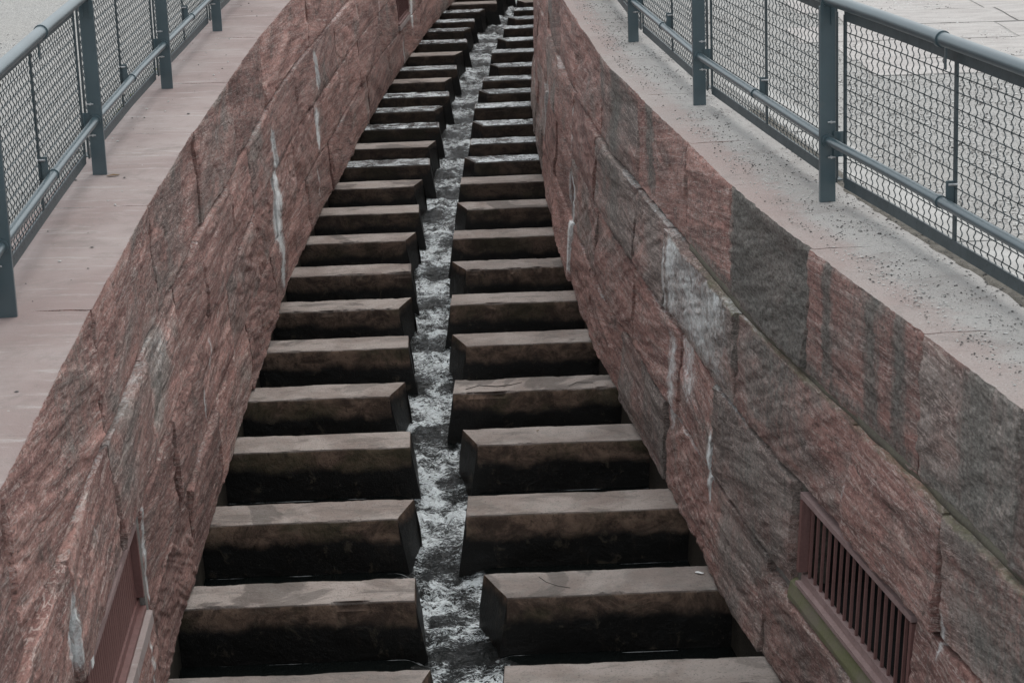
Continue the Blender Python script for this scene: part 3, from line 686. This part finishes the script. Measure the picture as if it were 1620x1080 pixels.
# ------------------------------------------------------------------ ground behind the copings
def sheet(name, side, back0, far, hgt, mat, y0=-2, y1=60, n=80):
    ysg = np.linspace(y0, y1, n); a = wx(side, ysg, 2.2)-SG[side]*back0
    far_x = np.full(n, far); cols_ = [a+(far_x-a)*t for t in (0, .02, .05, .1, .2, .5, 1)]
    V = np.stack([np.stack([c, ysg, S*ysg+hgt-(.0 if k else 0)], -1) for k, c in enumerate(cols_)], 1)
    return tag(link(name, mesh(name, V.reshape(-1, 3), grid_faces(n, 7, flip=(side == 'R')).tolist()), mat), kind='structure')
sheet('ground', 'L', .50, -80, 2.180, 'gravel'); sheet('ground', 'R', .45, 80, 2.180, 'gravel')
V = [(-80, 60, S*60+2.161), (80, 60, S*60+2.161), (80, 260, S*60+2.161), (-80, 260, S*60+2.161)]
tag(link('far_ground', mesh('far_ground', V, [(0, 1, 2, 3)]), 'gravel'), kind='structure')

def bslab(side, y0, y1, o0, o1, hb, ht, sd, n=12):
    """a slab lying behind the coping; o = metres behind the wall face"""
    yy = np.linspace(y0, y1, n); rs = np.random.RandomState(sd)
    bot = [W(side, yy, np.full(n, hb), np.full(n, -o)) for o in (o0, o1)]
    # keep plan offsets measured at coping height
    def L(o, h): p = W(side, yy, np.full(n, 2.2), np.full(n, -o)); p[:, 2] += h-2.2; return p
    e = .008
    pr_ = [L(o0, hb), L(o0+.001, ht-e), L(o0+e, ht)]
    ks = np.linspace(o0+.05, o1-.05, 4)
    for k in ks:
        p = L(k, ht); p[:, 2] += .003*perlin(yy*3, k*3, sd); pr_.append(p)
    pr_ += [L(o1-e, ht), L(o1-.001, ht-e), L(o1, hb)]
    V = np.stack(pr_, 1); m_ = len(pr_)
    V[0, :, 1] += .006*rs.uniform(-1, 1, m_)*0; F = grid_faces(n, m_, flip=(side == 'L'), close=True).tolist()
    c0 = list(range(m_)); c1 = [(n-1)*m_+k for k in range(m_)]
    F += [c0, c1[::-1]] if side == 'L' else [c0[::-1], c1]
    return V.reshape(-1, 3), F
# pale concrete kerb on the right, behind a strip of dirt
kr = empty('kerb', P('R', 6, 2.2, -.7)); tag(kr, 'pale concrete kerb behind the dirt strip at the foot of the right railing', 'kerb')
inv = Matrix.Translation(-kr.location); y_ = 5.0; k = 0
while y_ < 14.0:
    ln = .98; V, F = bslab('R', y_+.006, y_+ln-.006, .64, .90, 2.12, 2.196+.004*((k*7) % 3-1), k)
    o = link('kerb_stone', mesh('kerb_stone', V, F, False), 'kerb', kr); o.matrix_parent_inverse = inv; y_ += ln; k += 1
nD = 240; yd = np.linspace(5, 13.6, nD); prd = [.495, .53, .56, .59, .62, .645]
V = np.zeros((nD, 6, 3))
for k, o_ in enumerate(prd):
    p = W('R', yd, np.full(nD, 2.2), np.full(nD, -o_)); 
    hh = 2.198+.012*fbm(yd*6, o_*30, 2., 3)+(.006 if 0 < k < 5 else -.01); p[:, 2] = S*yd+hh; V[:, k] = p
tag(link('dirt_strip', mesh('dirt_strip', V.reshape(-1, 3), grid_faces(nD, 6, flip=True).tolist(), True), 'dirt'), kind='structure')
# back strip of paving under the left mesh
nD = 120; yd = np.linspace(5, 30, nD); V = np.zeros((nD, 3, 3))
for k, o_ in enumerate((.575, .61, .66)):
    p = W('L', yd, np.full(nD, 2.2), np.full(nD, -o_)); p[:, 2] = S*yd+2.178+.008*fbm(yd*6, k, 1., 3); V[:, k] = p
tag(link('dirt_strip', mesh('dirt_strip', V.reshape(-1, 3), grid_faces(nD, 3, flip=False).tolist(), True), 'dirt'), kind='structure')

# paving slabs beyond the right railing
pv = empty('pavement', (3, 15, 2.6)); tag(pv, kind='structure'); inv = Matrix.Translation(-pv.location)
rp = random.Random(3); y_ = 14.9; row = 0
while y_ < 24:
    dy = rp.uniform(.65, .95); x_ = 2.35+rp.uniform(-.1, .5); k = 0
    while x_ < 7.5:
        dx = rp.uniform(1.0, 1.9); g_ = .012; dzz = rp.uniform(-.006, .006)
        nx_, ny_ = 6, 4; us_, vs_ = np.meshgrid(np.linspace(0, 1, nx_), np.linspace(0, 1, ny_), indexing='ij')
        xx = x_+g_+us_*(dx-2*g_)+.02*perlin(us_*2, vs_*2, row+k*3.); yy = y_+g_+vs_*(dy-2*g_)+.035*perlin(us_*3+k*5, row*3., vs_)-.09*(xx-2.3)*.6
        zz = S*yy+2.187+dzz*.6+.004*perlin(xx*2, yy*2, 1.); n_ = nx_*ny_
        V = np.concatenate([np.stack([xx, yy, zz], -1).reshape(-1, 3), np.stack([xx, yy, zz-.05], -1).reshape(-1, 3)])
        F = grid_faces(nx_, ny_).tolist()
        bd_ = [i_*ny_ for i_ in range(nx_)]+[(nx_-1)*ny_+j_ for j_ in range(1, ny_)]+[i_*ny_+ny_-1 for i_ in range(nx_-2, -1, -1)]+[j_ for j_ in range(ny_-2, 0, -1)]
        F += [(bd_[q], bd_[q]+n_, bd_[(q+1) % len(bd_)]+n_, bd_[(q+1) % len(bd_)]) for q in range(len(bd_))]
        o = link('slab', mesh('slab', V, F, False), 'slab', pv); o.matrix_parent_inverse = inv
        x_ += dx; k += 1
    y_ += dy; row += 1

# ------------------------------------------------------------------ grit
def pebbles(name, mat, pts, label, smin, smax, seed=1):
    rs = np.random.RandomState(seed); V, F = [], []
    ico = [(0, 0, .8), (.9, 0, .1), (.3, .8, .15), (-.75, .55, .05), (-.7, -.6, .1), (.35, -.85, .05), (0, 0, -.5)]
    fc = [(0, 1, 2), (0, 2, 3), (0, 3, 4), (0, 4, 5), (0, 5, 1), (6, 2, 1), (6, 3, 2), (6, 4, 3), (6, 5, 4), (6, 1, 5)]
    for p in pts:
        s = smin+(smax-smin)*rs.rand()**2.2; a = rs.rand()*6.28; ca, sa = math.cos(a), math.sin(a); b = len(V); fl = rs.uniform(.35, .8); el = rs.uniform(.6, 1.2)
        for q in ico:
            x, y, z = q[0]*s*(.8+.4*rs.rand()), q[1]*s*el*(.8+.4*rs.rand()), q[2]*s*fl
            V.append((p[0]+x*ca-y*sa, p[1]+x*sa+y*ca, p[2]+z+s*.15))
        F += [tuple(b+k for k in f) for f in fc]
    return tag(link(name, mesh(name, V, F), mat), label, kind='stuff')
def scatter(side, n, y0, y1, o0, o1, h, seed, clump=True):
    rs = np.random.RandomState(seed); y = rs.uniform(y0, y1, n*4); o = rs.uniform(o0, o1, n*4)
    if clump:
        w = fbm(y*2.2, o*3, seed, 3)+rs.uniform(-.25, .35, n*4); k = w > .05; y, o = y[k], o[k]
    y, o = y[:n], o[:n]; p = W(side, y, np.full(len(y), 2.2), -o); p[:, 2] = S*y+h; return p
pebbles('grit', 'peb_d', scatter('R', 4200, 6.5, 22, .05, .5, 2.204, 3), 'dark grit strewn over the right coping', .0018, .0085, 1)
pebbles('grit', 'peb_l', scatter('R', 4200, 6.5, 22, .05, .5, 2.204, 4), 'pale grit strewn over the right coping', .002, .009, 2)
pebbles('grit', 'peb_d', scatter('R', 700, 6.5, 14, .49, .66, 2.205, 5, False), 'dark grit along the dirt strip', .003, .012, 3)
pebbles('gravel', 'peb_l', scatter('R', 9000, 7, 19, .92, 3.2, 2.183, 6), 'pale gravel behind the right railing', .005, .016, 4)
pebbles('gravel', 'peb_d', scatter('R', 9000, 7, 19, .92, 3.2, 2.183, 7), 'dark gravel behind the right railing', .004, .012, 5)
pebbles('gravel', 'peb_d', scatter('L', 1800, 8, 19, .68, 3.5, 2.183, 8), 'dark gravel behind the left railing', .004, .011, 6)
pebbles('grit', 'peb_d', scatter('L', 42, 7.5, 21, .08, .55, 2.204, 9, False), 'a few dark pebbles on the left coping', .004, .015, 7)
pebbles('grit', 'peb_l', scatter('L', 40, 7.5, 21, .08, .55, 2.204, 10, False), 'a few pale pebbles on the left coping', .004, .013, 8)
pebbles('moss', 'moss', scatter('L', 500, 14.5, 22, .56, .64, 2.18, 11), 'yellow green moss along the foot of the left railing', .006, .016, 9)

# ------------------------------------------------------------------ railings
PY = {'L': [6.1, 9.17, 12.32, 15.41, 18.46, 21.5, 24.6], 'R': [4.8, 7.82, 10.86, 13.88, 16.87, 19.9, 22.9]}
RLX = {'L': ([5, 6.1, 9.17, 11, 12.32, 14.2, 15.41, 18.46, 21.5, 26], [-1.88, -1.97, -2.2, -2.29, -2.345, -2.39, -2.40, -2.41, -2.40, -2.35]),
       'R': ([4, 7.82, 8.45, 9.29, 10.07, 10.86, 12.38, 13.88, 16.87, 19.9, 24], [2.85, 2.16, 2.06, 1.92, 1.79, 1.645, 1.455, 1.275, 1.04, .93, .9])}
def rx(side, y): return float(np.interp(y, *RLX[side]))
def RP(side, y, h, out=0.): return (rx(side, y)-SG[side]*out, y, S*y+2.2+h)
HT, HL = 1.035, .32
for side in 'LR':
    ps = PY[side]; root = empty('railing', RP(side, ps[1], 0))
    tag(root, 'teal grey tubular railing with wavy wire mesh on the %s' % ('smooth pink left coping' if side == 'L' else 'gritty right coping'), 'railing', 'teal grey mesh railings beside the channel')
    inv = Matrix.Translation(-root.location); ks = []
    def put(mb, nm, mt, smooth=False, parent=None):
        o = mb.ok(nm, mt, None, smooth)
        if parent is None: ks.append(o)
        else: o.parent = parent
        return o
    yy = np.arange(ps[0], ps[-1]+.01, .15)
    sm = lambda pts: pts
    put(MB().tube([RP(side, y, HT) for y in yy], .031, 20), 'top_rail', 'paint', True)
    put(MB().tube([RP(side, y, HL) for y in yy], .0235, 16), 'lower_rail', 'paint', True)
    for y in ps:
        dxy = rx(side, y+.1)-rx(side, y-.1); ang = -math.atan2(dxy, .2)
        x0, _, z0 = RP(side, y, 0)
        pm = MB(); pm.box((x0, y, z0+.50), (.082, .028, 1.0), ang)
        post = put(pm, 'post', 'paint')
        md = post.modifiers.new('bevel', 'BEVEL'); md.width = .003; md.segments = 2
        # saddle on top of the post, flanges, bolts
        c = Vector((x0, y, z0))
        sd_ = MB(); sd_.tube([RP(side, y-.022, HT), RP(side, y+.022, HT)], .0365, 20)
        put(sd_, 'rail_clamp', 'paint', True, post)
        for s_ in (-1, 1):
            put(MB().box((x0+s_*.027, y-.022, z0+HT-.07), (.018, .006, .12), ang), 'clamp_tab', 'paint', False, post)
        put(MB().tube([RP(side, y-.034, HL), RP(side, y-.012, HL)], .0335, 18), 'rail_collar', 'paint', True, post)
        put(MB().tube([RP(side, y+.034, HL), RP(side, y+.012, HL)], .0335, 18), 'rail_collar', 'paint', True, post)
        for dh in (-.085, .095):
            bx_ = x0-SG[side]*.018
            b_ = MB(); b_.tube([(bx_, y-.032, z0+HL+dh), (bx_, y-.012, z0+HL+dh)], .007, 8); b_.tube([(bx_+.018*SG[side], y-.028, z0+HL+dh), (bx_-.02*SG[side], y-.028, z0+HL+dh)], .0045, 6)
            put(b_, 'bolt', 'steel', True, post)
        put(MB().box((x0-SG[side]*.055, y-.018, z0+HL-.02), (.05, .006, .13), ang), 'mesh_bracket', 'paint', False, post)
    OUT = .068
    for a, b in zip(ps[:-1], ps[1:]):
        mid = (a+b)/2
        # clamps in mid bay
        for hh_, rr_ in ((HT, .0375), (HL, .0295)):
            put(MB().tube([RP(side, mid-.018, hh_), RP(side, mid+.018, hh_)], rr_, 20), 'rail_clamp', 'paint', True)
        x0, _, z0 = RP(side, mid, 0)
        put(MB().box((x0-SG[side]*.018, mid, z0+HT-.07), (.006, .034, .13)), 'clamp_tab', 'paint')
        put(MB().box((x0-SG[side]*.052, mid, z0+HL+.03), (.05, .01, .12)), 'clamp_tab', 'paint')
        b_ = MB().tube([(x0-SG[side]*.035, mid-.016, z0+HL+.075), (x0-SG[side]*.075, mid-.016, z0+HL+.075)], .006, 6); put(b_, 'bolt', 'steel', True)
        # mesh frame + crimped wire panel per bay
        A, B = a+.07, b-.07
        H0, H1 = .115, .955
        fr = MB()
        n_ = 8; Ys = np.linspace(A, B, n_+1)
        def strip(h0_, h1_, o0_, o1_):
            for q in range(n_):
                p = [RP(side, Ys[q], h0_, o0_), RP(side, Ys[q], h0_, o1_), RP(side, Ys[q+1], h0_, o1_), RP(side, Ys[q+1], h0_, o0_)]
                t_ = [(v[0], v[1], v[2]+(h1_-h0_)) for v in p]
                if side == 'R': p, t_ = p[::-1], t_[::-1]
                fr.hexa(p, t_)
        strip(H0-.032, H0+.026, OUT-.005, OUT+.005); strip(H0-.022, H0-.016, OUT+.005, OUT+.035)
        strip(H1-.025, H1+.045, OUT-.005, OUT+.005); strip(H1+.039, H1+.045, OUT-.045, OUT-.005)
        for yv in (A, B, mid):
            x_, _, z_ = RP(side, yv, 0, OUT); fr.box((x_, yv, z_+(H0+H1)/2), (.010, .030, H1-H0+.01), -math.atan2(rx(side, yv+.1)-rx(side, yv-.1), .2))
        put(fr, 'mesh_frame', 'wire')
        # wires
        nv = int(round((B-A)/.0765)); hp = .0705; k6 = 6; per = .047; nz = int((H1-H0)/per*k6)
        V, F = [], []; base = 0; r_ = .0034
        hz = np.linspace(H0, H1, nz+1)
        for q in range(1, nv):
            yv = A+(B-A)*q/nv; ph = .25*math.sin(q*1.7)
            yo = yv+.0082*np.sin(hz*2*math.pi/per+ph); xo = rx(side, yv)-SG[side]*(OUT+.004*np.cos(hz*2*math.pi/per+ph)); zo = S*yo+2.2+hz
            ring = [(r_, 0), (-.5*r_, .87*r_), (-.5*r_, -.87*r_)]
            cols_ = np.stack([np.stack([xo+dx_, yo+dy_, zo], -1) for dx_, dy_ in ring], 1)
            V.append(cols_.reshape(-1, 3)); F.append(grid_faces(nz+1, 3, close=True)+base); base += (nz+1)*3
        nh_ = int((H1-H0)/hp)
        yw = np.linspace(A, B, 30)
        for q in range(1, nh_+1):
            hw = H0+hp*q-.02+.002*((q*7) % 3); xo = np.array([rx(side, y) for y in yw])-SG[side]*(OUT); zo = S*yw+2.2+hw+.003*perlin(yw*1.2, q, a)
            ring = [(r_, 0), (-.5*r_, .87*r_), (-.5*r_, -.87*r_)]
            cols_ = np.stack([np.stack([xo+dx_, yw, zo+dz_], -1) for dx_, dz_ in ring], 1)
            V.append(cols_.reshape(-1, 3)); F.append(grid_faces(30, 3, close=True)+base); base += 90
        me = mesh('wire_mesh', np.concatenate(V), np.concatenate(F), True)
        o = link('wire_mesh', me, 'wire'); ks.append(o)
    for o in ks: o.parent = root; o.matrix_parent_inverse = inv

# ------------------------------------------------------------------ small litter
def leafy(name, mat, loc, s, label, cat, seed):
    rs = np.random.RandomState(seed); n = 9; V = [(0, 0, s*.25)]
    for k in range(n):
        a = 2*math.pi*k/n; r_ = s*(.45+.55*abs(math.cos(a)))*rs.uniform(.75, 1.15); V.append((r_*math.cos(a), r_*.6*math.sin(a), s*.12*rs.rand()))
    V2 = [(x, y, z-.0015) for x, y, z in V]; F = [(0, k+1, (k+1) % n+1) for k in range(n)]+[(n+1, (k+1) % n+n+2, k+n+2) for k in range(n)]
    F += [(k+1, k+n+2, (k+1) % n+n+2, (k+1) % n+1) for k in range(n)]
    o = link(name, mesh(name, V+V2, F), mat); o.location = loc; o.rotation_euler = (0, 0, rs.rand()*3); return tag(o, label, cat)
leafy('dry_leaf', 'leaf', (rx('L', 12.28)+.085, 12.25, S*12.25+2.206), .045, 'small curled brown leaf at the foot of a left railing post', 'leaf', 1)
leafy('paper_scrap', 'white', (1.0, 11.36, S*11.36+.008), .03, 'white scrap of litter on the second right-hand weir block', 'litter', 2)
leafy('dry_leaf', 'leaf', (.15, 14.0, S*14.0+.008), .016, 'tiny brown leaf on the fourth right-hand weir block', 'leaf', 3)
